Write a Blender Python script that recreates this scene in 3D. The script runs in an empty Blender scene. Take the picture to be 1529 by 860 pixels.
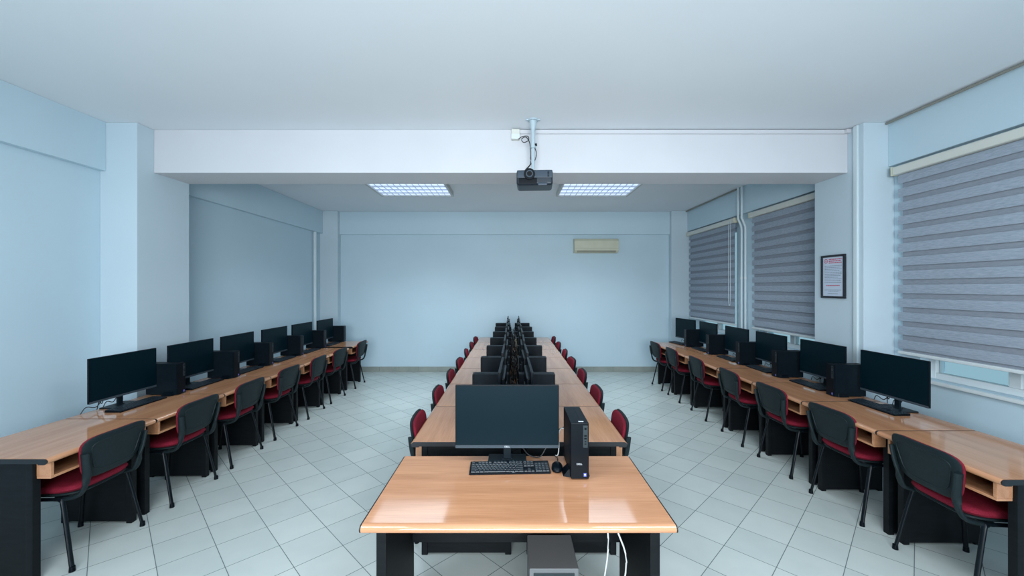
import bpy, bmesh, math, random
from mathutils import Vector, Matrix
C = bpy.context.scene.collection
PI = math.pi
random.seed(7)
CAMZ = 1.72

# ------------------------------------------------------------------ materials
def mat(name, col, rough=0.5, metal=0.0, spec=0.5, coat=0.0):
    m = bpy.data.materials.new(name); m.use_nodes = True
    b = m.node_tree.nodes['Principled BSDF']
    b.inputs['Base Color'].default_value = (*col, 1)
    b.inputs['Roughness'].default_value = rough
    b.inputs['Metallic'].default_value = metal
    b.inputs['Specular IOR Level'].default_value = spec
    b.inputs['Coat Weight'].default_value = coat
    return m

def bsdf(m): return m.node_tree.nodes['Principled BSDF']

def noisy(m, c1, c2, scale=(20, 20, 20), detail=3, bump=0.0, coords='Object', lo=0.3, hi=0.7, bscale=None):
    nt = m.node_tree; N = nt.nodes; L = nt.links
    tc = N.new('ShaderNodeTexCoord'); mp = N.new('ShaderNodeMapping'); mp.inputs['Scale'].default_value = scale
    L.new(tc.outputs[coords], mp.inputs['Vector'])
    n = N.new('ShaderNodeTexNoise'); n.inputs['Scale'].default_value = 1; n.inputs['Detail'].default_value = detail
    L.new(mp.outputs[0], n.inputs['Vector'])
    r = N.new('ShaderNodeValToRGB')
    r.color_ramp.elements[0].position = lo; r.color_ramp.elements[0].color = (*c1, 1)
    r.color_ramp.elements[1].position = hi; r.color_ramp.elements[1].color = (*c2, 1)
    L.new(n.outputs['Fac'], r.inputs['Fac'])
    L.new(r.outputs['Color'], bsdf(m).inputs['Base Color'])
    if bump:
        bn = N.new('ShaderNodeBump'); bn.inputs['Strength'].default_value = bump; bn.inputs['Distance'].default_value = 0.002
        src = n
        if bscale:
            src = N.new('ShaderNodeTexNoise'); src.inputs['Scale'].default_value = bscale
            L.new(tc.outputs[coords], src.inputs['Vector'])
        L.new(src.outputs['Fac'], bn.inputs['Height']); L.new(bn.outputs[0], bsdf(m).inputs['Normal'])
    return m

def emis(m, col, s):
    bsdf(m).inputs['Emission Color'].default_value = (*col, 1)
    bsdf(m).inputs['Emission Strength'].default_value = s
    return m

M = {}
M['wall'] = noisy(mat('wall_paint', (.5, .6, .65), .6, spec=.3), (.52, .665, .75), (.545, .69, .775), (1.3, 1.3, 1.3), 4, .15, bscale=60)
M['column'] = noisy(mat('column_paint', (.5, .6, .65), .6, spec=.3), (.535, .645, .715), (.56, .67, .74), (1.3, 1.3, 1.3), 4, .15, bscale=60)
M['beam'] = noisy(mat('beam_paint', (.7, .75, .8), .6, spec=.3), (.61, .62, .655), (.64, .65, .685), (1.5, 1.5, 1.5), 3, .1, bscale=60)
M['ceil'] = noisy(mat('ceiling_paint', (.6, .65, .7), .65, spec=.3), (.78, .82, .865), (.81, .85, .89), (.9, .9, .9), 3, .1, bscale=50)
M['white'] = mat('white_plastic', (.68, .74, .76), .4)
M['pipe'] = mat('pipe_paint', (.62, .72, .76), .35)
M['cream'] = noisy(mat('cream_plastic', (.6, .58, .45), .45), (.55, .55, .42), (.60, .595, .46), (6, 6, 6), 3)
M['cream_light'] = mat('cream_headbox', (.66, .67, .62), .45)
M['grille'] = mat('grille_grey', (.25, .25, .22), .5)
M['black_plastic'] = mat('black_plastic', (.0015, .004, .007), .38, spec=.14)
M['case'] = noisy(mat('case_metal', (.02, .025, .028), .45, spec=.1), (.003, .007, .011), (.005, .010, .015), (30, 30, 30), 2)
M['screen'] = mat('matte_screen', (.001, .010, .016), .42, spec=.09)
M['chin'] = mat('chin_grey', (.045, .062, .078), .4, spec=.2)
M['port_grey'] = mat('port_grey', (.022, .033, .038), .4, spec=.25)
M['stand'] = mat('stand_black', (.005, .011, .016), .45, spec=.15)
M['key'] = mat('key_black', (.008, .016, .024), .45)
M['legend'] = mat('legend_white', (.22, .33, .40), .5)
M['legend_blue'] = mat('legend_blue', (.10, .45, .65), .5)
M['logo'] = mat('logo_silver', (.6, .65, .7), .35)
M['sticker'] = mat('sticker_blue', (.10, .12, .45), .4)
M['cable'] = mat('cable_black', (.012, .014, .016), .5)
M['cable_tan'] = mat('cable_tan', (.28, .24, .17), .5)
M['cable_white'] = mat('cable_white', (.6, .62, .62), .5)
M['desk_black'] = noisy(mat('desk_black', (.01, .012, .015), .5, spec=.2), (.002, .0035, .005), (.005, .007, .009), (8, 8, 60), 2)
M['edge_black'] = mat('edge_black', (.005, .007, .010), .45)
M['fabric'] = noisy(mat('burgundy_fabric', (.2, .01, .03), .85, spec=.2), (.155, .007, .020), (.225, .013, .032), (160, 160, 160), 2, .5)
M['shell'] = noisy(mat('chair_shell', (.02, .03, .03), .5, spec=.2), (.007, .014, .017), (.010, .019, .022), (90, 90, 90), 2, .15)
M['frame'] = mat('chair_frame', (.003, .006, .009), .35, spec=.25)
M['blind'] = noisy(mat('blind_fabric', (.4, .4, .45), .9, spec=.1), (.28, .335, .40), (.38, .43, .51), (25, 25, 220), 3, .2)
M['blind_back'] = noisy(mat('blind_back_fabric', (.2, .2, .25), .9, spec=.1), (.24, .27, .32), (.30, .33, .38), (25, 25, 220), 3, .2)
M['paper'] = mat('notice_paper', (.56, .64, .76), .5)
M['ink'] = mat('ink_grey', (.22, .28, .36), .6)
M['ink_red'] = mat('ink_red', (.52, .06, .12), .6)
M['frame_black'] = mat('picture_frame_black', (.012, .014, .02), .4)
M['skirting'] = noisy(mat('skirting_tile', (.3, .3, .28), .35), (.26, .29, .27), (.33, .35, .32), (6, 6, 6), 3)
M['projector'] = mat('projector_grey', (.016, .026, .038), .35, spec=.3)
M['projector_light'] = mat('projector_panel', (.035, .055, .08), .35, spec=.3)
M['lens'] = mat('lens_glass', (.002, .003, .005), .08, spec=.3)
M['mount'] = mat('mount_paint', (.42, .52, .58), .35)
M['grey_box'] = mat('grey_box', (.14, .15, .16), .5)
M['housing'] = mat('lamp_housing', (.55, .57, .55), .4)
M['louver'] = mat('lamp_louver', (.65, .70, .78), .25, metal=.3)
M['lampglow'] = emis(mat('lamp_glow', (.8, .8, .8), .5), (.55, .70, 1.0), 1.1)

gl = mat('window_glass', (.9, .97, 1), .02)
bsdf(gl).inputs['Transmission Weight'].default_value = 1; bsdf(gl).inputs['IOR'].default_value = 1.05
M['glass'] = gl

def wood():
    m = mat('beech_laminate', (.5, .25, .12), .075, spec=.55)
    nt = m.node_tree; N = nt.nodes; L = nt.links
    tc = N.new('ShaderNodeTexCoord'); oi = N.new('ShaderNodeObjectInfo')
    ad = N.new('ShaderNodeVectorMath'); ad.operation = 'ADD'
    L.new(tc.outputs['Object'], ad.inputs[0])
    sc = N.new('ShaderNodeVectorMath'); sc.operation = 'SCALE'; sc.inputs[0].default_value = (7, 13, 5)
    L.new(oi.outputs['Random'], sc.inputs['Scale']); L.new(sc.outputs[0], ad.inputs[1])
    def ns(scale, detail):
        mp = N.new('ShaderNodeMapping'); mp.inputs['Scale'].default_value = scale
        L.new(ad.outputs[0], mp.inputs['Vector'])
        n = N.new('ShaderNodeTexNoise'); n.inputs['Scale'].default_value = 1; n.inputs['Detail'].default_value = detail
        n.inputs['Distortion'].default_value = .4
        L.new(mp.outputs[0], n.inputs['Vector']); return n
    a = ns((1.2, 14, 14), 4); b = ns((6, 160, 160), 3)
    mx = N.new('ShaderNodeMix'); mx.data_type = 'FLOAT'; mx.inputs['Factor'].default_value = .35
    L.new(a.outputs['Fac'], mx.inputs[2]); L.new(b.outputs['Fac'], mx.inputs[3])
    r = N.new('ShaderNodeValToRGB'); r.color_ramp.elements[0].position = .32; r.color_ramp.elements[1].position = .68
    r.color_ramp.elements[0].color = (.41, .185, .092, 1); r.color_ramp.elements[1].color = (.585, .295, .16, 1)
    L.new(mx.outputs[0], r.inputs['Fac']); L.new(r.outputs['Color'], bsdf(m).inputs['Base Color'])
    return m
M['wood'] = wood()

def floor_mat():
    m = mat('floor_tiles', (.4, .43, .42), .33, spec=.4)
    nt = m.node_tree; N = nt.nodes; L = nt.links
    g = N.new('ShaderNodeNewGeometry'); sx = N.new('ShaderNodeSeparateXYZ'); L.new(g.outputs['Position'], sx.inputs[0])
    def mt(op, a, b=None):
        n = N.new('ShaderNodeMath'); n.operation = op
        for i, v in enumerate((a, b)):
            if v is None: continue
            if isinstance(v, (int, float)): n.inputs[i].default_value = v
            else: L.new(v, n.inputs[i])
        return n.outputs[0]
    P = .4243
    u = mt('DIVIDE', mt('SUBTRACT', mt('ADD', sx.outputs['X'], sx.outputs['Y']), .309), P)
    v = mt('DIVIDE', mt('SUBTRACT', mt('SUBTRACT', sx.outputs['X'], sx.outputs['Y']), .402), P)
    def line(t): return mt('GREATER_THAN', mt('ABSOLUTE', mt('SUBTRACT', mt('FRACT', t), .5)), .4925)
    grout = mt('MAXIMUM', line(u), line(v))
    cb = N.new('ShaderNodeCombineXYZ'); L.new(mt('FLOOR', u), cb.inputs[0]); L.new(mt('FLOOR', v), cb.inputs[1])
    wn = N.new('ShaderNodeTexWhiteNoise'); wn.noise_dimensions = '2D'; L.new(cb.outputs[0], wn.inputs['Vector'])
    no = N.new('ShaderNodeTexNoise'); no.inputs['Scale'].default_value = 5; no.inputs['Detail'].default_value = 6
    L.new(g.outputs['Position'], no.inputs['Vector'])
    f = mt('ADD', mt('MULTIPLY', wn.outputs['Value'], .4), mt('MULTIPLY', no.outputs['Fac'], .6))
    r = N.new('ShaderNodeValToRGB'); r.color_ramp.elements[0].position = .15; r.color_ramp.elements[1].position = .85
    r.color_ramp.elements[0].color = (.45, .50, .485, 1); r.color_ramp.elements[1].color = (.56, .60, .575, 1)
    L.new(f, r.inputs['Fac'])
    mx = N.new('ShaderNodeMix'); mx.data_type = 'RGBA'; L.new(grout, mx.inputs['Factor'])
    L.new(r.outputs['Color'], mx.inputs[6]); mx.inputs[7].default_value = (.12, .15, .155, 1)
    L.new(mx.outputs[2], bsdf(m).inputs['Base Color'])
    L.new(mt('ADD', mt('MULTIPLY', grout, .4), .3), bsdf(m).inputs['Roughness'])
    return m
M['floor'] = floor_mat()

# ------------------------------------------------------------------ mesh helpers
def NB(): return bmesh.new()

def box(bm, x0, x1, y0, y1, z0, z1, bev=0.0, seg=2, rot=None):
    vs = [bm.verts.new((x, y, z)) for z in (z0, z1) for y in (y0, y1) for x in (x0, x1)]
    fs = [(0, 2, 3, 1), (4, 5, 7, 6), (0, 1, 5, 4), (2, 6, 7, 3), (0, 4, 6, 2), (1, 3, 7, 5)]
    faces = [bm.faces.new([vs[i] for i in f]) for f in fs]
    if bev:
        es = set(e for f in faces for e in f.edges)
        r = bmesh.ops.bevel(bm, geom=list(es), offset=bev, segments=seg, affect='EDGES', profile=.5)
    return vs

def smooth_path(pts, sub=6):
    pts = [Vector(p) for p in pts]
    if sub <= 1 or len(pts) < 3: return pts
    out = []
    P = [2*pts[0]-pts[1]] + pts + [2*pts[-1]-pts[-2]]
    for i in range(1, len(P)-2):
        a, b, c, d = P[i-1:i+3]
        for k in range(sub):
            t = k/sub
            out.append(.5*((2*b)+(c-a)*t+(2*a-5*b+4*c-d)*t*t+(3*b-a-3*c+d)*t**3))
    out.append(pts[-1]); return out

def tube(bm, pts, r, sides=8, sub=6, ry=None, up=(0, 0, 1)):
    p = smooth_path(pts, sub); rings = []
    n = len(p)
    ref = Vector(up)
    for i in range(n):
        t = (p[min(i+1, n-1)]-p[max(i-1, 0)])
        if t.length < 1e-9: t = Vector((0, 0, 1))
        t.normalize()
        a = t.cross(ref)
        if a.length < .05: a = t.cross(Vector((1, 0, 0)) if abs(t.x) < .9 else Vector((0, 1, 0)))
        a.normalize(); b = a.cross(t); b.normalize(); 
        rr = r[i*(len(r)-1)//max(1, n-1)] if isinstance(r, (list, tuple)) else r
        r2 = ry if ry is not None else rr
        rings.append([bm.verts.new(p[i]+a*math.cos(2*PI*k/sides)*rr+b*math.sin(2*PI*k/sides)*r2) for k in range(sides)])
    for i in range(n-1):
        for k in range(sides):
            bm.faces.new((rings[i][k], rings[i][(k+1) % sides], rings[i+1][(k+1) % sides], rings[i+1][k]))
    bm.faces.new(rings[0][::-1]); bm.faces.new(rings[-1])

def cyl(bm, c, r, h, axis='z', seg=24, r2=None):
    c = Vector(c); r2 = r if r2 is None else r2
    def P(rad, a, t):
        u, v = rad*math.cos(a), rad*math.sin(a)
        return c+(Vector((u, v, t)) if axis == 'z' else Vector((u, t, v)) if axis == 'y' else Vector((t, u, v)))
    A = [bm.verts.new(P(r, 2*PI*k/seg, 0)) for k in range(seg)]
    B = [bm.verts.new(P(r2, 2*PI*k/seg, h)) for k in range(seg)]
    for k in range(seg): bm.faces.new((A[k], A[(k+1) % seg], B[(k+1) % seg], B[k]))
    bm.faces.new(A[::-1]); bm.faces.new(B)

def outline(hw_bot, hw_top, hh, n=4.0, cnt=40):
    pts = []
    for k in range(cnt):
        a = 2*PI*k/cnt; c, s = math.cos(a), math.sin(a)
        u = math.copysign(abs(c)**(2/n), c); v = math.copysign(abs(s)**(2/n), s)
        pts.append((u*(hw_bot+(hw_top-hw_bot)*(v+1)/2), v*hh))
    return pts

def pad(bm, out, t0, t1, rnd, mapf, crown=0.0):
    """rounded slab over an outline, mapf(u, v, t) -> xyz"""
    layers = [(.0, t0), (.35, t0), (.7, t0), (1-rnd*3, t0), (1-rnd, t0+(t1-t0)*.12), (1, t0+(t1-t0)*.45),
              (1-rnd*.6, t0+(t1-t0)*.8), (1-rnd*2, t1-(t1-t0)*.03), (.7, t1+crown*.5), (.35, t1+crown*.9), (0, t1+crown)]
    rings = []
    for s, t in layers:
        if s == 0: rings.append([bm.verts.new(mapf(0, 0, t))])
        else: rings.append([bm.verts.new(mapf(u*s, v*s, t)) for u, v in out])
    n = len(out)
    for i in range(len(rings)-1):
        a, b = rings[i], rings[i+1]
        for k in range(n):
            k2 = (k+1) % n
            if len(a) == 1: bm.faces.new((a[0], b[k2], b[k]))
            elif len(b) == 1: bm.faces.new((a[k], a[k2], b[0]))
            else: bm.faces.new((a[k], a[k2], b[k2], b[k]))

def prism(bm, prof, x0, x1):
    """profile in (y, z) swept along x"""
    A = [bm.verts.new((x0, y, z)) for y, z in prof]; B = [bm.verts.new((x1, y, z)) for y, z in prof]
    n = len(prof)
    for k in range(n): bm.faces.new((A[k], A[(k+1) % n], B[(k+1) % n], B[k]))
    bm.faces.new(A[::-1]); bm.faces.new(B)

wn_on = True
def obj(name, bm, m, parent=None, smooth=True, loc=(0, 0, 0), rotz=0, ang=35):
    bmesh.ops.recalc_face_normals(bm, faces=bm.faces)
    me = bpy.data.meshes.new(name); 
    for f in bm.faces: f.smooth = smooth
    bm.to_mesh(me); bm.free()
    if smooth: me.set_sharp_from_angle(angle=math.radians(ang))
    me.materials.append(M[m] if isinstance(m, str) else m)
    o = bpy.data.objects.new(name, me); C.objects.link(o); o.parent = parent
    if wn_on and smooth:
        w = o.modifiers.new('normals', 'WEIGHTED_NORMAL'); w.keep_sharp = True
    o.location = loc; o.rotation_euler = (0, 0, rotz)
    return o

def text_bm(bm, s, size, origin, ux, uy, depth=.0004, align='CENTER'):
    cu = bpy.data.curves.new('t', 'FONT'); cu.body = s; cu.size = size; cu.align_x = align; cu.align_y = 'CENTER'
    cu.resolution_u = 2
    o = bpy.data.objects.new('t', cu); C.objects.link(o)
    dg = bpy.context.evaluated_depsgraph_get(); me = bpy.data.meshes.new_from_object(o.evaluated_get(dg))
    ux = Vector(ux); uy = Vector(uy); nz = ux.cross(uy); origin = Vector(origin)
    vs = [bm.verts.new(origin+ux*v.co.x+uy*v.co.y+nz*depth) for v in me.vertices]
    for p in me.polygons:
        try: bm.faces.new([vs[i] for i in p.vertices])
        except ValueError: pass
    bpy.data.objects.remove(o); bpy.data.curves.remove(cu); bpy.data.meshes.remove(me)

def tag(o, label, cat, group=None, kind=None):
    o['label'] = label; o['category'] = cat
    if group: o['group'] = group
    if kind: o['kind'] = kind
    return o

def thing(name, label, cat, loc=(0, 0, 0), rotz=0, group=None):
    o = bpy.data.objects.new(name, None); C.objects.link(o); o.empty_display_size = .1
    o.location = loc; o.rotation_euler = (0, 0, rotz)
    return tag(o, label, cat, group)

def struct(name, bm, m, parent=None, smooth=False):
    o = obj(name, bm, m, parent, smooth)
    if parent is None: o['kind'] = 'structure'
    return o

def copy_tree(o, parent=None):
    c = o.copy(); C.objects.link(c); c.parent = parent
    for ch in [k for k in o.children]: copy_tree(ch, c)
    return c

class Kind:
    """first call places the original, further calls place copies"""
    def __init__(s, root): s.root = root; s.used = False
    def put(s, loc, rotz, label, group):
        o = copy_tree(s.root) if s.used else s.root
        s.used = True
        o.location = loc; o.rotation_euler = (0, 0, rotz); o['label'] = label; o['group'] = group
        return o

# ------------------------------------------------------------------ the room
XL, XR, YB, YN, ZC = -3.88, 3.60, 8.34, -2.2, 3.28
bm = NB(); box(bm, XL-.3, XR+.3, YN-.3, YB+.3, -.1, 0); struct('floor', bm, 'floor')
bm = NB(); box(bm, XL-.3, XR+.3, YN-.3, YB+.3, ZC, ZC+.15); struct('ceiling', bm, 'ceil')
bm = NB(); box(bm, XL-.15, XL, YN-.2, YB+.2, 0, ZC); struct('wall_left', bm, 'wall')
bm = NB(); box(bm, XL, XR, YB, YB+.2, 0, ZC); struct('wall_far', bm, 'wall')
# right wall with three window openings
WZ0, WZ1 = .93, 2.70
wins = [(2.36, 3.58), (4.74, 5.92), (6.50, 7.98)]
bm = NB(); T = .22
box(bm, XR, XR+T, YN-.2, YB+.2, 0, WZ0); box(bm, XR, XR+T, YN-.2, YB+.2, WZ1, ZC)
ys = [YN-.2] + [v for w in wins for v in w] + [YB+.2]
for i in range(0, len(ys), 2): box(bm, XR, XR+T, ys[i], ys[i+1], WZ0, WZ1)
struct('wall_right', bm, 'wall')
# rear wall (behind the camera) with an opening for an added, unseen window
RW = (-1.5, 1.5, .95, 2.55)
bm = NB()
box(bm, XL, RW[0], YN-.2, YN, 0, ZC); box(bm, RW[1], XR, YN-.2, YN, 0, ZC)
box(bm, RW[0], RW[1], YN-.2, YN, 0, RW[2]); box(bm, RW[0], RW[1], YN-.2, YN, RW[3], ZC)
struct('wall_rear', bm, 'wall')

def window(n, y0, y1):
    bm = NB(); x0, x1 = XR+.08, XR+.15; f = .055
    box(bm, x0, x1, y0, y0+f, WZ0, WZ1, .006); box(bm, x0, x1, y1-f, y1, WZ0, WZ1, .006)
    box(bm, x0, x1, y0+f, y1-f, WZ0, WZ0+f, .006); box(bm, x0, x1, y0+f, y1-f, WZ1-f, WZ1, .006)
    ym = (y0+y1)/2
    box(bm, x0, x1, ym-.04, ym+.04, WZ0+f, WZ1-f, .006)
    w = struct('window_%d' % n, bm, 'white')
    for a, b in ((y0+f, ym-.04), (ym+.04, y1-f)):
        g = NB(); box(g, XR+.11, XR+.116, a, b, WZ0+f, WZ1-f); obj('pane', g, 'glass', w, False)
    s = NB(); box(s, XR-.03, XR+.10, y0-.03, y1+.03, WZ0-.03, WZ0-.001, .006); obj('window_sill', s, 'white', w)
for i, (a, b) in enumerate(wins): window(i+1, a, b)
bm = NB(); f = .05
for a, b, c, d in ((RW[0], RW[0]+f, RW[2], RW[3]), (RW[1]-f, RW[1], RW[2], RW[3]), (RW[0]+f, RW[1]-f, RW[2], RW[2]+f),
                   (RW[0]+f, RW[1]-f, RW[3]-f, RW[3]), (-.03, .03, RW[2]+f, RW[3]-f)):
    box(bm, a, b, YN-.15, YN-.09, c, d)
w4 = struct('window_4', bm, 'white')  # made-up window, out of view, to account for light from behind
for a, b in ((RW[0]+f, -.03), (.03, RW[1]-f)):
    g = NB(); box(g, a, b, YN-.125, YN-.12, RW[2]+f, RW[3]-f); obj('pane', g, 'glass', w4, False)

# columns, beams (trim)
tn = [0]
def trim(m, *b, bev=.006):
    tn[0] += 1; bm = NB(); box(bm, *b, bev, 2); return struct('trim_%d' % tn[0], bm, m, smooth=True)
CL, CR = -3.53, 3.31
trim('column', XL, CL, 3.82, 4.44, 0, ZC)                 # left column
trim('column', CR, XR, 3.82, 4.44, 0, ZC)                 # right column
trim('beam', CL, CR, 4.0, 4.44, 2.855, ZC)                # crossing beam
trim('column', XL, -3.52, 8.20, YB, 0, ZC)                # far corner columns
trim('column', 3.22, XR, 8.20, YB, 0, ZC)
trim('wall', -3.52, 3.22, 8.28, YB, 2.81, ZC)             # far wall beam
trim('wall', XL, XL+.06, 4.44, 8.20, 2.82, ZC)            # left wall beam
trim('wall', XL, XL+.06, YN, 3.82, 2.82, ZC)
trim('wall', XR-.06, XR, 4.44, 8.20, 2.86, ZC)            # right wall beam
trim('wall', XR-.06, XR, YN, 3.82, 2.86, ZC)
bm = NB()
x = -3.52
while x < 3.2:
    box(bm, x+.001, min(x+.40, 3.22)-.001, 8.325, YB, 0, .105, .003); x += .40
struct('baseboard_far', bm, 'skirting')
bm = NB(); box(bm, XL, XL+.015, 4.44, 8.2, 0, .105, .003); struct('baseboard_left', bm, 'skirting')
bm = NB(); box(bm, XR-.015, XR, 4.44, 8.2, 0, .105, .003); struct('baseboard_right', bm, 'skirting')

# pipes and trunking
def pipe(name, label, cat, pts, r, m='pipe', group=None, sub=5, extra=None):
    bm = NB(); tube(bm, pts, r, 12, sub)
    if extra: extra(bm)
    return tag(obj(name, bm, m), label, cat, group)
for k, (yy, lab) in enumerate(((6.30, 'white heating pipe between the two far blinds, nearer the far blind'),
                               (6.20, 'white heating pipe between the two far blinds, nearer the middle blind'))):
    bm = NB(); X1, X2 = XR-.09, XR-.035
    tube(bm, [(X1, yy, ZC), (X1, yy, 2.95), (X1, yy, 2.80), (X1+.01, yy, 2.77), (X2-.01, yy, 2.68), (X2, yy, 2.62), (X2, yy, 2.4), (X2, yy, .02)], .016, 12, 4)
    t = tag(obj('heating_pipe', bm, 'pipe'), lab, 'pipe')
    c = NB(); cyl(c, (X2, yy, 1.86), .021, .03, 'z', 16); obj('pipe_clamp', c, 'white', t)
bm = NB(); tube(bm, [(XL+.045, 7.9, 2.815), (XL+.045, 7.9, .0)], .03, 16, 1)
tag(obj('wall_pipe', bm, 'pipe'), 'white vertical pipe in the far left corner beside the column', 'pipe')
bm = NB(); box(bm, .07, CR-.045, 3.982, 4.0, 3.235, 3.272, .003); box(bm, .07, CR-.045, 3.979, 3.983, 3.243, 3.247)
box(bm, CR-.045, CR, 3.955, 4.0, 3.235, 3.272, .003)
tag(obj('cable_trunking', bm, 'beam'), 'thin white cable trunking running along top of the crossing beam', 'trunking')
bm = NB(); box(bm, CR-.022, CR, 3.87, 3.915, 0, 3.275, .004)
tag(obj('cable_trunking', bm, 'pipe'), 'white vertical cable trunking on right column beside the framed notice', 'trunking')
bm = NB(); tube(bm, [(XR-.085, 6.36, 3.262), (XR-.085, 8.19, 3.262)], .012, 8, 1)
tag(obj('ceiling_conduit', bm, 'grille'), 'thin grey conduit along ceiling above the far blind', 'conduit')
bm = NB(); tube(bm, [(XR-.085, 2.0, 3.262), (XR-.085, 3.81, 3.262)], .012, 8, 1)
tag(obj('ceiling_conduit', bm, 'grille'), 'thin grey conduit along ceiling above the nearest blind', 'conduit')

# ------------------------------------------------------------------ blinds
def blind(y0, y1, label, chain, zt=2.83, zb=1.12):
    t = thing('roller_blind', label, 'blind', (XR, (y0+y1)/2, zb))
    t['group'] = 'striped blinds on the right wall'
    cy = (y0+y1)/2; inv = lambda b: [setattr(v, 'co', v.co-Vector((XR, cy, zb))) for v in b.verts]
    def part(n, b, m, par=t):
        inv(b); return obj(n, b, m, par)
    b = NB(); box(b, XR-.10, XR-.002 if False else XR-.012, y0, y1, zt-.075, zt, .012, 3)
    hb = part('head_box', b, 'cream_light')
    b = NB(); box(b, XR-.104, XR-.008, y0-.012, y0+.004, zt-.079, zt+.003, .004); box(b, XR-.104, XR-.008, y1-.004, y1+.012, zt-.079, zt+.003, .004)
    o = part('end_cap', b, 'cream')
    b = NB(); p = .125; z = zt-.08; ww = y1-y0
    while z > zb+.05:
        zl = max(z-.078, zb+.03)
        # gently bowed dense band
        prof = [(XR-.058, z), (XR-.0615, (z+zl)/2), (XR-.058, zl), (XR-.0565, zl), (XR-.0595, (z+zl)/2), (XR-.0565, z)]
        A = [b.verts.new((xx, y0+.02, zz)) for xx, zz in prof]; B = [b.verts.new((xx, y1-.02, zz)) for xx, zz in prof]
        for k in range(6): b.faces.new((A[k], A[(k+1) % 6], B[(k+1) % 6], B[k]))
        b.faces.new(A); b.faces.new(B[::-1])
        z -= p
    part('front_fabric', b, 'blind')
    b = NB(); box(b, XR-.046, XR-.045, y0+.05, y1-.05, zb+.02, zt-.07)
    part('back_fabric', b, 'blind_back')
    b = NB(); box(b, XR-.066, XR-.04, y0+.018, y1-.018, zb, zb+.028, .006)
    part('bottom_rail', b, 'white')
    if chain:
        b = NB(); yc = y0+.07
        tube(b, [(XR-.11, yc, zt-.04), (XR-.11, yc, 2.2), (XR-.11, yc, 1.50), (XR-.11, yc+.02, 1.46), (XR-.11, yc+.05, 1.50), (XR-.11, yc+.05, 2.2), (XR-.11, yc+.05, zt-.04)], .0035, 6, 4)
        part('pull_chain', b, 'pipe')
    return t
blind(6.42, 8.12, 'grey striped roller blind nearest the far wall with hanging chain', True)
blind(4.68, 6.00, 'grey striped roller blind between the white pipes and the right column', False)
blind(2.30, 3.74, 'grey striped roller blind in front of the right column at the frame edge', False)

# ------------------------------------------------------------------ ceiling lights
def ceiling_light(x0, x1, y0, y1, label):
    cx, cy = (x0+x1)/2, (y0+y1)/2; hx, hy = (x1-x0)/2, (y1-y0)/2; z0 = -.075
    t = thing('ceiling_light', label, 'ceiling light', (cx, cy, ZC), 0, 'square grid ceiling lights')
    b = NB(); w = .035
    prof = [(0, 0), (0, z0+.03), (.02, z0), (w, z0), (w, 0)]
    for (a, bb, c, d) in ((-hx, hx, -hy, -hy+w), (-hx, hx, hy-w, hy), (-hx, -hx+w, -hy+w, hy-w), (hx-w, hx, -hy+w, hy-w)):
        box(b, a, bb, c, d, z0, 0, .008, 2)
    obj('housing', b, 'housing', t)
    b = NB(); box(b, -hx+w, hx-w, -hy+w, hy-w, -.045, -.03); obj('diffuser', b, 'lampglow', t, False)
    b = NB(); nx, ny = 12, 4
    for i in range(1, nx): 
        xx = -hx+w+(2*hx-2*w)*i/nx; box(b, xx-.002, xx+.002, -hy+w, hy-w, z0+.006, z0+.024)
    for i in range(1, ny):
        yy = -hy+w+(2*hy-2*w)*i/ny; box(b, -hx+w, hx-w, yy-.012, yy+.012, z0+.004, z0+.026)
    obj('louver', b, 'louver', t, False)
    return t
ceiling_light(-2.12, -.95, 5.75, 6.62, 'lit grid ceiling light beyond the beam, left of the projector')
ceiling_light(.72, 1.88, 5.75, 6.62, 'lit grid ceiling light beyond the beam, right of the projector')
ceiling_light(-2.12, -.95, .45, 1.32, 'added lit grid ceiling light, unseen above the camera on the left')  # this near pair is added out of view to brighten the room
ceiling_light(.72, 1.88, .45, 1.32, 'added lit grid ceiling light, unseen above the camera on the right')

# ------------------------------------------------------------------ air conditioner
t = thing('air_conditioner', 'cream wall air conditioner high on the far wall', 'air conditioner', (1.70, YB, 2.43))
b = NB(); h, d = .285, .20
prof = [(0, 0), (-d+.05, 0), (-d+.01, .045), (-d, .09), (-d, h-.05), (-d+.03, h-.008), (-d+.06, h), (0, h)]
prism(b, prof, -.445, .445); obj('casing', b, 'cream', t, ang=25)
b = NB(); 
for k in range(3): box(b, -.39, .39, -d+.008+k*.012, -d+.020+k*.012, .032-k*.012, .040-k*.012, .002)
obj('air_vent', b, 'grille', t)
b = NB(); box(b, -.445, .445, -d-.002, -d, .088, .092); obj('panel_seam', b, 'grille', t)

# ------------------------------------------------------------------ projector
PX, PY = .205, 3.70
t = thing('ceiling_mount', 'pale grey projector pole fixed to ceiling in front of beam', 'projector mount', (PX-.01, 3.76, 2.80))
b = NB(); cyl(b, (0, 0, .466), .048, .014, 'z', 24); cyl(b, (0, 0, .38), .021, .088, 'z', 20, .036)
box(b, -.068, .068, -.018, .018, .470, .480, .003); obj('ceiling_plate', b, 'mount', t)
b = NB(); cyl(b, (0, 0, .22), .020, .19, 'z', 20); cyl(b, (0, 0, .215), .024, .02, 'z', 20); obj('upper_tube', b, 'mount', t)
b = NB(); cyl(b, (0, 0, -.028), .015, .268, 'z', 18); obj('lower_tube', b, 'mount', t)
b = NB(); cyl(b, (.016, -.005, .245), .012, .02, 'x', 12); obj('knob', b, 'black_plastic', t)
b = NB(); box(b, -.05, .05, -.05, .05, -.036, -.024, .002)
for sx in (-1, 1): tube(b, [(0, 0, -.028), (sx*.04, -.03, -.032), (sx*.08, -.06, -.038)], .006, 6, 2)
obj('bracket', b, 'mount', t)
t = thing('projector', 'dark grey projector hanging from the ceiling pole, lens to camera', 'projector', (PX, PY-.02, 2.625), math.radians(-3))
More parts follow.
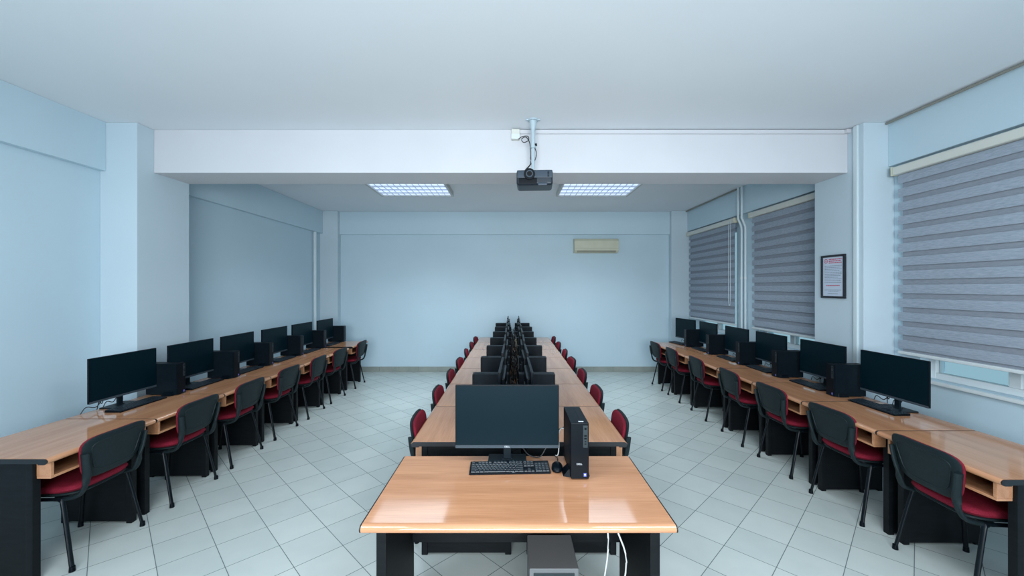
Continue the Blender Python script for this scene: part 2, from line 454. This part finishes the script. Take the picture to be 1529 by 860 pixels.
b = NB(); box(b, -.16, .16, -.12, .12, 0, .136, .022, 3); obj('casing', b, 'projector', t)
b = NB(); box(b, -.155, .155, -.126, -.118, .062, .128, .006); obj('front_panel', b, 'projector_light', t)
b = NB(); box(b, -.14, .02, -.1225, -.118, .01, .06, .004); obj('front_vent', b, 'black_plastic', t)
b = NB()
for k in range(5): box(b, .112, .128, -.1275, -.125, .070+k*.01, .076+k*.01)
obj('side_vent', b, 'black_plastic', t)
b = NB(); cyl(b, (-.045, -.145, .092), .048, .03, 'y', 28); ln = obj('lens_ring', b, 'black_plastic', t)
b = NB(); cyl(b, (-.045, -.148, .092), .031, .004, 'y', 28); obj('lens_trim', b, 'projector_light', ln)
b = NB(); cyl(b, (-.045, -.151, .092), .022, .006, 'y', 24); obj('lens', b, 'lens', ln)
b = NB(); box(b, .03, .11, -.124, -.118, -.004, .02, .004); obj('front_foot', b, 'projector_light', t)
t = thing('junction_box', 'small pale junction box on the beam beside projector pole', 'junction box', (.035, 4.0, 3.17))
b = NB(); box(b, -.04, .04, -.05, 0, 0, .10, .006); obj('box_body', b, 'cream_light', t)
b = NB(); box(b, -.042, .042, -.056, -.05, .0, .05, .003); obj('box_cover', b, 'white', t)
pipe('projector_cable', 'black looping cable from junction box down projector pole', 'cable',
     [(.06, 3.955, 3.17), (.10, 3.90, 3.175), (.15, 3.84, 3.155), (.155, 3.82, 3.11), (.11, 3.82, 3.09), (.09, 3.82, 3.12), (.13, 3.82, 3.14), (.165, 3.80, 3.08), (.172, 3.785, 2.98), (.172, 3.78, 2.88), (.13, 3.75, 2.82), (.11, 3.72, 2.785)], .004, 'cable')
pipe('projector_cable', 'short dark cable bulging right of projector pole into projector', 'cable',
     [(.212, 3.765, 3.02), (.226, 3.765, 2.97), (.214, 3.77, 2.91), (.182, 3.78, 2.88), (.14, 3.76, 2.82), (.135, 3.72, 2.785)], .004, 'cable')

# ------------------------------------------------------------------ framed notice on the right column (faces -x)
t = thing('framed_notice', 'black framed printed notice hanging on the right column', 'notice', (CR, 4.17, 1.615))
W, H = .31, .445
b = NB()
for a, c, d, e in ((-W/2, W/2, 0, .022), (-W/2, W/2, H-.022, H), (-W/2, -W/2+.022, .022, H-.022), (W/2-.022, W/2, .022, H-.022)):
    box(b, -.022, -.001, a, c, d, e, .003)
obj('frame', b, 'frame_black', t)
b = NB(); box(b, -.012, -.002, -W/2+.02, W/2-.02, .02, H-.02); pp = obj('paper', b, 'paper', t, False)
# page coordinates: u to the right as seen from the room (towards -y), v up
def strip(b, u0, u1, v0, v1, x=-.0128): box(b, x, x+.0006, -u1, -u0, v0, v1)
rnd = random.Random(3)
def textline(b, u0, u1, v, h):
    u = u0
    while u < u1:
        w = rnd.uniform(.008, .024); e = min(u+w, u1); strip(b, u, e, v, v+h); u = e+.004
b = NB()
textline(b, -.055, .115, .395, .010); textline(b, -.055, .10, .377, .010); textline(b, -.055, .11, .359, .010)
textline(b, -.09, .085, .125, .008)
for k in range(24):
    a0, a1 = 2*PI*k/24, 2*PI*(k+1)/24; q = []
    for (r, a) in ((.024, a0), (.024, a1), (.018, a1), (.018, a0)):
        q.append(b.verts.new((-.0128, .092+r*math.cos(a), .385+r*math.sin(a))))
    b.faces.new(q)
for s in (-1, 1):
    b.faces.new([b.verts.new((-.0128, .092+s*p, .385+q)) for p, q in ((.002, .013), (.014, -.008), (.009, -.010), (.0, .006))])
obj('red_print', b, 'ink_red', pp, False)
b = NB()
for v in (.33, .313, .296, .28, .262, .245, .228, .212, .195, .178, .16):
    textline(b, -.11, rnd.uniform(.06, .115), v, .0055)
obj('body_print', b, 'ink', pp, False)
b = NB(); textline(b, -.11, .105, .082, .005); textline(b, -.06, .07, .068, .005); obj('footer_print', b, 'ink', pp, False)
b = NB(); textline(b, -.07, .06, .043, .005); obj('bottom_line_print', b, 'ink', pp, False)

# ------------------------------------------------------------------ desks
def make_desk(L, D=.69, front=False, inset=.13, sh=.035):
    t = thing('computer_desk', 'x', 'desk')
    b = NB(); n = 7; h = .034; zt = .74; yf = -D/2; prof = [(D/2, zt-.028), (D/2, zt), (yf+.03, zt)]
    for k in range(n+1):                      # rounded front edge
        a = PI/2+PI*k/n; prof.append((yf+.02+.02*math.cos(a), zt-h/2+h/2*math.sin(a)))
    prof += [(yf+.05, zt-h), (yf+.055, zt-.028)]
    e = .0065
    prism(b, prof, -L/2+e, L/2-e); obj('tabletop', b, 'wood', t, ang=50)
    for s in (-1, 1):
        b = NB(); prism(b, [(y+(0.001 if y < 0 else -.001), z-.0012 if z > .73 else z) for y, z in prof], s*(L/2-e), s*L/2); obj('edge_strip', b, 'edge_black', t, ang=50)
    for s in (-1, 1):
        b = NB(); x1 = s*(L/2-.035); x0 = x1-s*.036; xa, xb = min(x0, x1), max(x0, x1)
        box(b, xa, xb, yf+inset, D/2-.05, .012, .711, .004)
        box(b, xa-.004, xb+.004, yf+inset-.01, yf+inset+.03, 0, .711, .004)
        box(b, xa, xb, D/2-.09, D/2-.05, 0, .02, .003)
        obj('leg_panel', b, 'desk_black', t)
    b = NB(); box(b, -L/2+.072, L/2-.072, D/2-.10, D/2-.082, .30, .711, .002); obj('back_panel', b, 'desk_black', t)
    # keyboard niche
    if not front:
        b = NB(); w = L-.10
        box(b, -w/2, w/2, yf+sh, yf+inset-.012, .605, .620, .002)
        box(b, -w/2+.03, w/2-.03, yf+inset-.012, yf+.34, .605, .620, .002)
        for s in (-1, 1):
            xa, xb = sorted((s*w/2, s*(w/2-.018)))
            box(b, xa, xb, yf+sh, yf+inset-.011, .620, .708, .002)
        obj('keyboard_shelf', b, 'wood', t)
    return t

# ------------------------------------------------------------------ chair (sitter looks to +y)
def make_chair():
    t = thing('office_chair', 'x', 'chair')
    so = outline(.215, .23, .215, 4.2)
    sm = lambda u, v, w: (u, v+.02, .442+w-.012*max(0, v/.215)**3+.25*u*u*.3)
    b = NB(); pad(b, so, .004, .05, .05, sm, .006); obj('seat', b, 'fabric', t, ang=60)
    b = NB(); pad(b, outline(.205, .222, .208, 4.2), -.014, .008, .03, sm); obj('seat_shell', b, 'shell', t, ang=60)
    bo = outline(.178, .232, .137, 4.6, 48)
    bmf = lambda u, v, w: (u, -.252-.17*v-.10*v*v+.38*u*u+w, .655+v-.12*w)
    b = NB(); pad(b, [(u*.985, v*.985) for u, v in bo], .004, .030, .05, bmf, .005); obj('backrest', b, 'fabric', t, ang=60)
    b = NB(); pad(b, bo, -.014, .008, .04, bmf); 
    sh = obj('back_shell', b, 'shell', t, ang=60)
    b = NB()                                   # moulded inner panel ridge on the rear
    ro = outline(.135, .182, .098, 4.8)
    pts = [bmf(u, v, -.0145) for u, v in ro]; tube(b, pts+[pts[0]], .0035, 6, 1); obj('shell_rib', b, 'shell', sh)
    for s in (-1, 1):
        b = NB()
        tube(b, [(s*.208, -.262, .70), (s*.196, -.256, .62), (s*.182, -.247, .55), (s*.180, -.236, .49), (s*.184, -.205, .438), (s*.19, -.14, .418), (s*.19, -.07, .415)], .021, 10, 5, ry=.012)
        obj('back_support', b, 'shell', t, ang=60)
    b = NB(); z = .418
    tube(b, [(-.20, -.12, z), (-.205, .0, z), (-.205, .15, z)], .011, 8, 3); tube(b, [(.20, -.12, z), (.205, .0, z), (.205, .15, z)], .011, 8, 3)
    tube(b, [(-.205, .15, z), (0, .15, z), (.205, .15, z)], .011, 8, 2); tube(b, [(-.20, -.10, z), (0, -.10, z), (.20, -.10, z)], .011, 8, 2)
    obj('seat_frame', b, 'frame', t)
    for s in (-1, 1):
        for fr in (0, 1):
            b = NB()
            p = [(s*.19, .12, z), (s*.207, .165, z-.008), (s*.212, .178, z-.04), (s*.232, .225, .012)] if fr else \
                [(s*.185, -.06, z), (s*.205, -.115, z-.006), (s*.211, -.135, z-.04), (s*.236, -.215, .012)]
            tube(b, p, .0135, 10, 4, ry=.0095)
            lg = obj('leg', b, 'frame', t, ang=60)
            b = NB(); cyl(b, (p[-1][0], p[-1][1], 0), .0165, .03, 'z', 12, .0145); obj('foot_cap', b, 'black_plastic', lg)
    return t

# ------------------------------------------------------------------ monitor (screen looks to -y)
MW, MH = .578, .35
def make_monitor(logo=False, cables=True, seed=1):
    t = thing('computer_monitor', 'x', 'monitor')
    z0 = .088
    b = NB(); box(b, -MW/2, MW/2, -.030, -.012, z0, z0+MH, .003, 2)
    box(b, -MW/2+.05, MW/2-.05, -.014, .012, z0+.03, z0+MH-.05, .008, 2); obj('casing', b, 'black_plastic', t)
    b = NB(); box(b, -MW/2+.005, MW/2-.005, -.0312, -.0295, z0+.019, z0+MH-.005); obj('screen', b, 'screen', t, False)
    b = NB(); box(b, -MW/2+.001, MW/2-.001, -.0325, -.029, z0, z0+.0165, .001); ch = obj('chin', b, 'chin', t)
    if logo:
        b = NB(); text_bm(b, 'DELL', .0135, (0, -.0327, z0+.008), (1, 0, 0), (0, 0, 1)); obj('logo', b, 'logo', ch, False)
    b = NB(); box(b, -.022, .022, .012, .030, .008, z0+.20, .004); box(b, -.04, .04, .008, .02, z0+.10, z0+.22, .004); obj('stand_neck', b, 'stand', t)
    b = NB(); box(b, -.108, .108, -.044, .084, 0, .010, .003)
    box(b, -.03, .03, .004, .036, .009, .014, .002); obj('stand_base', b, 'stand', t)
    if cables:
        r = random.Random(seed)
        b = NB()
        for k in range(3):
            x = r.uniform(-.10, .10); dx = r.uniform(-.22, .22)
            tube(b, [(x, .018, z0+.06), (x+dx*.3, .05, z0+.0), (x+dx*.6, .055, r.uniform(.02, .05)), (x+dx, .06, r.uniform(.045, .07)), (x+dx*1.2, .068, .006)], .0032, 6, 5)
        obj('cable', b, 'cable', t)
    return t

# ------------------------------------------------------------------ tower (front looks to -y)
def make_tower(text=True):
    t = thing('computer_tower', 'x', 'computer')
    w, d, h = .0925, .29, .29
    z0 = .006
    b = NB(); box(b, -w/2, w/2, -d/2+.012, d/2, z0, h, .0025); box(b, .008, .010, -d/2+.02, d/2-.01, h-.001, h+.0008)
    cs = obj('case', b, 'case', t)
    b = NB(); box(b, -w/2+.0005, w/2-.0005, -d/2, -d/2+.0125, z0, h-.0005, .003); fp = obj('front_panel', b, 'black_plastic', t)
    b = NB(); box(b, .016, .040, -d/2-.0012, -d/2+.002, h-.125, h-.012, .001); pt = obj('port_panel', b, 'port_grey', fp)
    b = NB(); cyl(b, (.028, -d/2-.0022, h-.028), .006, .002, 'y', 16)
    for k in range(2): box(b, .0215, .0345, -d/2-.0018, -d/2, h-.068-k*.014, h-.060-k*.014)
    for k in range(2): box(b, .0235, .0325, -d/2-.0018, -d/2, h-.096-k*.012, h-.091-k*.012)
    obj('port', b, 'black_plastic', pt)
    if text:
        b = NB(); text_bm(b, 'DELL', .013, (-.003, -d/2-.0005, .082), (1, 0, 0), (0, 0, 1), .0006); obj('logo', b, 'logo', fp, False)
    b = NB(); box(b, .019, .033, -d/2-.0008, -d/2+.001, .018, .036); sk = obj('sticker', b, 'sticker', fp, False)
    if text:
        b = NB(); box(b, .0215, .0305, -d/2-.0012, -d/2-.0008, .025, .030); obj('sticker_print', b, 'logo', sk, False)
        b = NB(); box(b, -.004, .022, -d/2+.022, -d/2+.031, h, h+.0012); obj('top_label', b, 'logo', cs, False)
    for s in (-1, 1):                          # sloping stand feet at the side
        b = NB(); prof = [(-.115, 0), (-.02, 0), (-.03, .036), (-.10, .036)]
        A = [b.verts.new((s*w/2, y, z)) for y, z in prof]
        B = [b.verts.new((s*(w/2+((.034 if s < 0 else .012) if z < .01 else .004)), y*(1 if z > .01 else .9), z)) for y, z in prof]
        for k in range(4): b.faces.new((A[k], A[(k+1) % 4], B[(k+1) % 4], B[k]))
        b.faces.new(A[::-1]); b.faces.new(B)
        obj('stand_foot', b, 'black_plastic', t, False)
    for sy in (-.10, .10):
        b = NB(); box(b, -.035, .035, sy-.012, sy+.012, 0, z0+.001, .001); obj('rubber_foot', b, 'cable', t)
    return t

# ------------------------------------------------------------------ keyboard
def key_rows():
    u = .019
    rows = []
    # (y, [(x, w)], chars)
    def line(v, ws, chars=''):
        x = 0; out = []
        for i, w in enumerate(ws):
            if w > 0: out.append((x, w, chars[len(out)] if len(out) < len(chars) else ''))
            x += abs(w)
        return (v, out)
    rows.append(line(5.1, [1, -.9]+[1]*4+[-.5]+[1]*4+[-.5]+[1]*4, ''))
    rows.append(line(4, [1]*13+[2], '`1234567890-='))
    rows.append(line(3, [1.5]+[1]*12+[1.5], ' QWERTYUIOP[]'))
    rows.append(line(2, [1.75]+[1]*11+[2.25], ' ASDFGHJKL;'))
    rows.append(line(1, [2.25]+[1]*10+[2.75], ' ZXCVBNM,./'))
    rows.append(line(0, [1.25, 1.25, 1.25, 6.15, 1.25, 1.25, 1.25, 1.35]))
    return rows
def make_keyboard(detail):
    t = thing('keyboard', 'x', 'keyboard')
    w, d = .43, .128
    tilt = lambda y: .010+.009*(y+d/2)/d
    b = NB()
    prof = [(-d/2, 0.001), (d/2, 0.001), (d/2, tilt(d/2)), (-d/2, tilt(-d/2))]
    prism(b, prof, -w/2, w/2)
    bmesh.ops.bevel(b, geom=list(b.edges), offset=.002, segments=2, affect='EDGES')
    obj('base', b, 'black_plastic', t)
    u = .0186; lg = NB(); lb = NB()
    def keys(name, lst, x0):
        b = NB()
        for (x, v, kw, chh) in lst:
            xa = x0+x*u+.0008; xb = x0+(x+kw)*u-.0008; ya = -d/2+.008+v*u*1.0+.0008; yb = ya+u-.0016
            z = tilt((ya+yb)/2)
            vs = [b.verts.new(p) for p in ((xa, ya, z-.001), (xb, ya, z-.001), (xb, yb, z-.001), (xa, yb, z-.001),
                  (xa+.0016, ya+.0012, z+.0045), (xb-.0016, ya+.0012, z+.0045), (xb-.0016, yb-.0022, z+.005), (xa+.0016, yb-.0022, z+.005))]
            for f in ((4, 5, 6, 7), (0, 1, 5, 4), (1, 2, 6, 5), (2, 3, 7, 6), (3, 0, 4, 7)): b.faces.new([vs[i] for i in f])
            if detail and chh:
                text_bm(lb if chh == '\u00b7' else lg, '-' if chh == '\u00b7' else chh, .0085, (xa+.0062, (ya+yb)/2+.002, z+.005), (1, 0, 0), (0, 1, .04), .0006)
        obj(name, b, 'key', t, False)
    main = [(x, v, kw, c) for v, r in key_rows() for x, kw, c in r]
    keys('letter_keys', [k for k in main if k[1] < 5], -w/2+.008)
    keys('function_keys', [(x, v, kw, 'F' if x > 1 else '') for x, v, kw, c in main if v > 5], -w/2+.008)
    nav = [(i, v, 1, '\u00b7' if v == 5.1 else '') for v in (5.1, 4, 3) for i in range(3)]+[(1, 1, 1, ''), (0, 0, 1, ''), (1, 0, 1, ''), (2, 0, 1, '')]
    keys('navigation_keys', nav, -w/2+.008+15.15*u)
    num = [(i, v, 1, '789456123'[(4-v)*3-3+i] if 1 <= v <= 3 else '') for v in (4, 3, 2, 1) for i in range(3)]+[(3, 4, 1, '-'), (3, 3, 1, '+'), (3, 2, 1, ''), (3, 1, 1, ''), (0, 0, 2, '0'), (2, 0, 1, ''), (3, 0, 1, '')]
    keys('number_keys', num, -w/2+.008+18.35*u)
    if detail:
        obj('key_legends', lg, 'legend', t, False); obj('blue_key_legends', lb, 'legend_blue', t, False)
        b = NB(); text_bm(b, 'DELL', .007, (.02, -d/2+.004, tilt(-d/2+.004)), (1, 0, 0), (0, 1, .06), .0008); obj('logo', b, 'logo', t, False)
    else: lg.free(); lb.free()
    return t

# ------------------------------------------------------------------ furnish
ORD = ['nearest', 'second', 'third', 'fourth', 'fifth', 'sixth', 'seventh']
def nth(i, n): return 'farthest' if i == n-1 else ORD[i]
R90 = PI/2

# side desks
deskL = Kind(make_desk(.717))
for k in range(7):
    deskL.put((-3.005, (2.32, 3.04, 3.76, 4.48, 5.20, 5.92, 6.78)[k]+.36, 0), R90, 'wood topped black computer desk in row along left wall, %s from camera' % nth(k, 7), 'desks along the left wall')
deskW = Kind(make_desk(.925))
for k in range(7):
    o = (deskW if k == 4 else deskL).put((2.845, (2.07, 2.79, 3.51, 4.23, 4.96, 5.89, 6.61)[k]+(.465 if k == 4 else .36), 0), -R90, 'wood topped black computer desk in row along right wall under the blinds, %s from camera' % nth(k, 7), 'desks along the right wall')
deskM = Kind(make_desk(.783, .69, False, .072, .02))
for side, X, rz in (('left', -.30, -R90), ('right', .39, R90)):
    for k in range(7):
        deskM.put((X, 2.58+.785*(k+.5), 0), rz, 'wood topped desk in the %s half of the long centre table, %s from camera' % (side, nth(k, 7)), 'desks of the long centre table')
fd = make_desk(1.312, .70, True); fd.location = (.027, 2.015, 0)
fd['label'] = 'wide wood topped front desk carrying large monitor, keyboard and tower'

chair = Kind(make_chair())
jr = random.Random(11)
for k, y in enumerate((2.70, 3.42, 4.10, 4.82, 5.54, 6.26, 7.15)):
    chair.put((-2.885+jr.uniform(-.01, .005), y, 0), R90+math.radians(jr.uniform(-3, 3)), 'black shelled burgundy chair pushed under left wall desks, %s from camera' % nth(k, 7), 'chairs at the left wall desks')
for k, y in enumerate((2.43, 3.18, 3.90, 4.62, 5.46, 6.29, 7.01)):
    chair.put((2.725+jr.uniform(-.005, .01), y, 0), -R90+math.radians(jr.uniform(-3, 3)), 'black shelled burgundy chair pushed under right wall desks, %s from camera' % nth(k, 7), 'chairs at the right wall desks')
for side, X, rz in (('left', -.44, -R90), ('right', .545, R90)):
    for k in range(7):
        y = 2.58+.785*(k+.5)+jr.uniform(-.03, .03)+(.02 if side == 'left' else .03)
        chair.put((X, y, 0), rz+math.radians(jr.uniform(-4, 4)), 'chair with burgundy backrest facing the centre table from its %s side, %s from camera' % (side, nth(k, 7)), 'chairs around the centre table')

mon = Kind(make_monitor(False, True, 4)); tow = Kind(make_tower(False)); kb = Kind(make_keyboard(False))
ZT = .7401
mL = [3.10, 3.81, 4.50, 5.245, 5.97, 6.73]
tL = [3.70, 4.395, 5.10, 5.85, 6.575, 7.36]
for k in range(6):
    n = nth(k, 6)
    mon.put((-3.255, mL[k]+.289, ZT), R90+math.radians(jr.uniform(-1, 1)), 'black flat monitor on the left wall desks, %s from camera' % n, 'monitors on the left wall desks')
    tow.put((-3.195+(.04 if k in (1,) else 0), tL[k]+.0465, ZT), R90, 'black computer tower on the left wall desks, %s from camera' % n, 'towers on the left wall desks')
    kb.put((-3.135+(.003*k), mL[k]+.30, ZT), R90, 'black keyboard below monitor on the left wall desks, %s from camera' % n, 'keyboards on the left wall desks')
mR = [3.289, 4.04, 4.84, 5.575, 6.38, 7.12]
tR = [3.69, 4.475, 5.20, 6.005, 6.78]
for k in range(6):
    n = nth(k, 6)
    mon.put((3.105 if k < 5 else 3.06, mR[k], ZT), -R90+(math.radians(10) if k == 5 else math.radians(jr.uniform(-1, 1))), 'black flat monitor on the right wall desks, %s from camera' % n, 'monitors on the right wall desks')
    kb.put((2.985 if k < 5 else 2.93, mR[k]+.03, ZT), -R90+(math.radians(8) if k == 5 else 0), 'black keyboard below monitor on the right wall desks, %s from camera' % n, 'keyboards on the right wall desks')
for k in range(5):
    tow.put((3.035, tR[k], ZT), -R90, 'black computer tower on the right wall desks, %s from camera' % nth(k, 5), 'towers on the right wall desks')
monC = Kind(make_monitor(False, False)); towC = Kind(make_tower(False))
for side, X, XT, rz in (('left', -.055, -.165, -R90), ('right', .105, .205, R90)):
    s = -1 if side == 'left' else 1
    for k in range(7):
        n = nth(k, 7)
        monC.put((X, 2.60+.785*k+.289, ZT), rz+math.radians(jr.uniform(-1.1, 1.1)), 'black monitor seen edge on in %s half of centre table, %s from camera' % (side, n), 'monitors on the centre table')
        towC.put((XT+s*jr.uniform(-.012, .012), 3.245+.785*k+.0465, ZT), rz, 'black computer tower standing crosswise in %s half of centre table, %s from camera' % (side, n), 'towers on the centre table')
# cable tangle in the channel
def tangle(m, cnt, seed, label, parent=None):
    r = random.Random(seed); b = NB()
    for i in range(cnt):
        y = r.uniform(2.62, 7.6); p = []
        x = r.uniform(-.005, .055); z = r.uniform(.76, .98)
        for j in range(r.randint(5, 8)):
            p.append((max(-.012, min(.062, x)), y, max(.748, min(1.04, z)))); x += r.uniform(-.045, .045); z += r.uniform(-.09, .08); y += r.uniform(.02, .09)
        p[-1] = (p[-1][0], p[-1][1], .745)
        tube(b, p, .0035, 5, 4)
    if parent:
        o = obj('tan_cables', b, m, parent); o['kind'] = 'stuff'; return o
    return tag(obj('cable_tangle', b, m), label, 'cables', None, 'stuff')
tg = tangle('cable', 95, 5, 'tangle of black and tan cables between the two monitor rows on centre table')
tn_ = tangle('cable_tan', 9, 8, '', tg)

# front desk equipment
fm = make_monitor(True, False); fm.location = (-.027, 2.292, ZT); fm['label'] = 'large black monitor facing camera on the wide front desk'
ft = make_tower(True); ft.location = (.3465, 2.215, ZT); ft['label'] = 'black slim computer tower standing on front desk right of monitor'
fk = make_keyboard(True); fk.location = (-.012, 2.193, ZT); fk.rotation_euler = (0, 0, math.radians(2)); fk['label'] = 'black keyboard with white legends in front of large monitor'
t = thing('computer_mouse', 'black wired mouse between keyboard and tower on front desk', 'mouse', (.243, 2.192, ZT), math.radians(-6))
b = NB()
pad(b, [(u*1.0, v) for u, v in outline(.031, .029, .054, 2.5, 32)], 0, .02, .12, lambda u, v, w: (u, v, w+(.012*(1-(v/.056)**2)*(1-(u/.034)**2) if w > .01 else 0)), .003)
obj('shell', b, 'black_plastic', t, ang=80)
b = NB(); cyl(b, (-.003, .028, .026), .009, .006, 'x', 16); obj('scroll_wheel', b, 'chin', t)
pipe('mouse_cable', 'thin dark mouse cable running back from mouse', 'cable', [(.247, 2.247, .748), (.252, 2.28, .745), (.262, 2.32, .745), (.25, 2.352, .745), (.255, 2.376, .73), (.255, 2.385, .55)], .0022, 'cable')
pipe('monitor_cable', 'black cable curling behind the large monitor to tower', 'cable', [(.02, 2.33, .86), (.06, 2.345, .80), (.10, 2.35, .752), (.16, 2.34, .747), (.20, 2.35, .80), (.25, 2.375, .87), (.30, 2.385, .90), (.335, 2.372, .90)], .0035, 'cable')
pipe('white_cable', 'white cable hanging between monitor and tower on front desk', 'cable', [(.325, 2.372, .88), (.29, 2.375, .90), (.272, 2.372, .86), (.274, 2.37, .80), (.268, 2.365, .75), (.25, 2.36, .744)], .003, 'cable_white')
t = thing('equipment_box', 'grey box under the right part of the front desk', 'box', (.20, 1.98, 0))
b = NB(); box(b, -.12, .11, -.10, .16, 0, .42, .006); obj('box_body', b, 'grey_box', t)
b = NB(); box(b, -.10, .09, -.103, -.098, .28, .40, .003); obj('front_cover', b, 'port_grey', t)
pipe('white_cable', 'white cables hanging under the front desk, right side', 'cable', [(.44, 1.92, .71), (.45, 1.90, .5), (.42, 1.92, .2), (.48, 1.95, .02), (.52, 1.9, .006)], .004, 'cable_white')
pipe('white_cable', 'white looped cable under the front desk beside right leg', 'cable', [(.50, 1.95, .71), (.49, 1.90, .6), (.53, 1.88, .45), (.50, 1.93, .15), (.55, 2.0, .006)], .004, 'cable_white')

# ------------------------------------------------------------------ light
def area(name, loc, rot, sx, sy, e, col, spread=180):
    l = bpy.data.lights.new(name, 'AREA'); l.shape = 'RECTANGLE'; l.size = sx; l.size_y = sy; l.energy = e; l.color = col
    o = bpy.data.objects.new(name, l); C.objects.link(o); o.location = loc; o.rotation_euler = rot; l.spread = math.radians(spread); return o
area('added_rear_fill', (0, YN-.05, 1.80), (R90, 0, 0), 2.8, 1.5, 165, (.91, .97, 1.01), 122)  # added fill lamp shining forward from behind the camera
for i, x in enumerate((-1.535, 1.30)):
    area('added_near_fill', (x, .885, 3.19), (0, 0, 0), 1.05, .75, 50, (.84, .95, 1.02))  # added fill under the made-up pair of lights above the camera
    area('far_ceiling_lamp_glow', (x, 6.185, 3.19), (0, 0, 0), 1.05, .75, 32, (.78, .93, 1.02), 128)
w = bpy.data.worlds.new('sky'); bpy.context.scene.world = w; w.use_nodes = True
bg = w.node_tree.nodes['Background']; bg.inputs[0].default_value = (.42, .68, .80, 1); bg.inputs[1].default_value = .7

# ------------------------------------------------------------------ camera
cd = bpy.data.cameras.new('camera'); cam = bpy.data.objects.new('camera', cd); C.objects.link(cam)
cd.sensor_width = 36; cd.lens = 606/1529*36; cd.clip_start = .05
cam.location = (0, 0, CAMZ); cam.rotation_euler = (R90, 0, 0)
sc = bpy.context.scene; sc.camera = cam
sc.view_settings.view_transform = 'Standard'; sc.view_settings.look = 'None'
sc.view_settings.exposure = 0; sc.view_settings.gamma = 1; sc.view_settings.use_curve_mapping = False
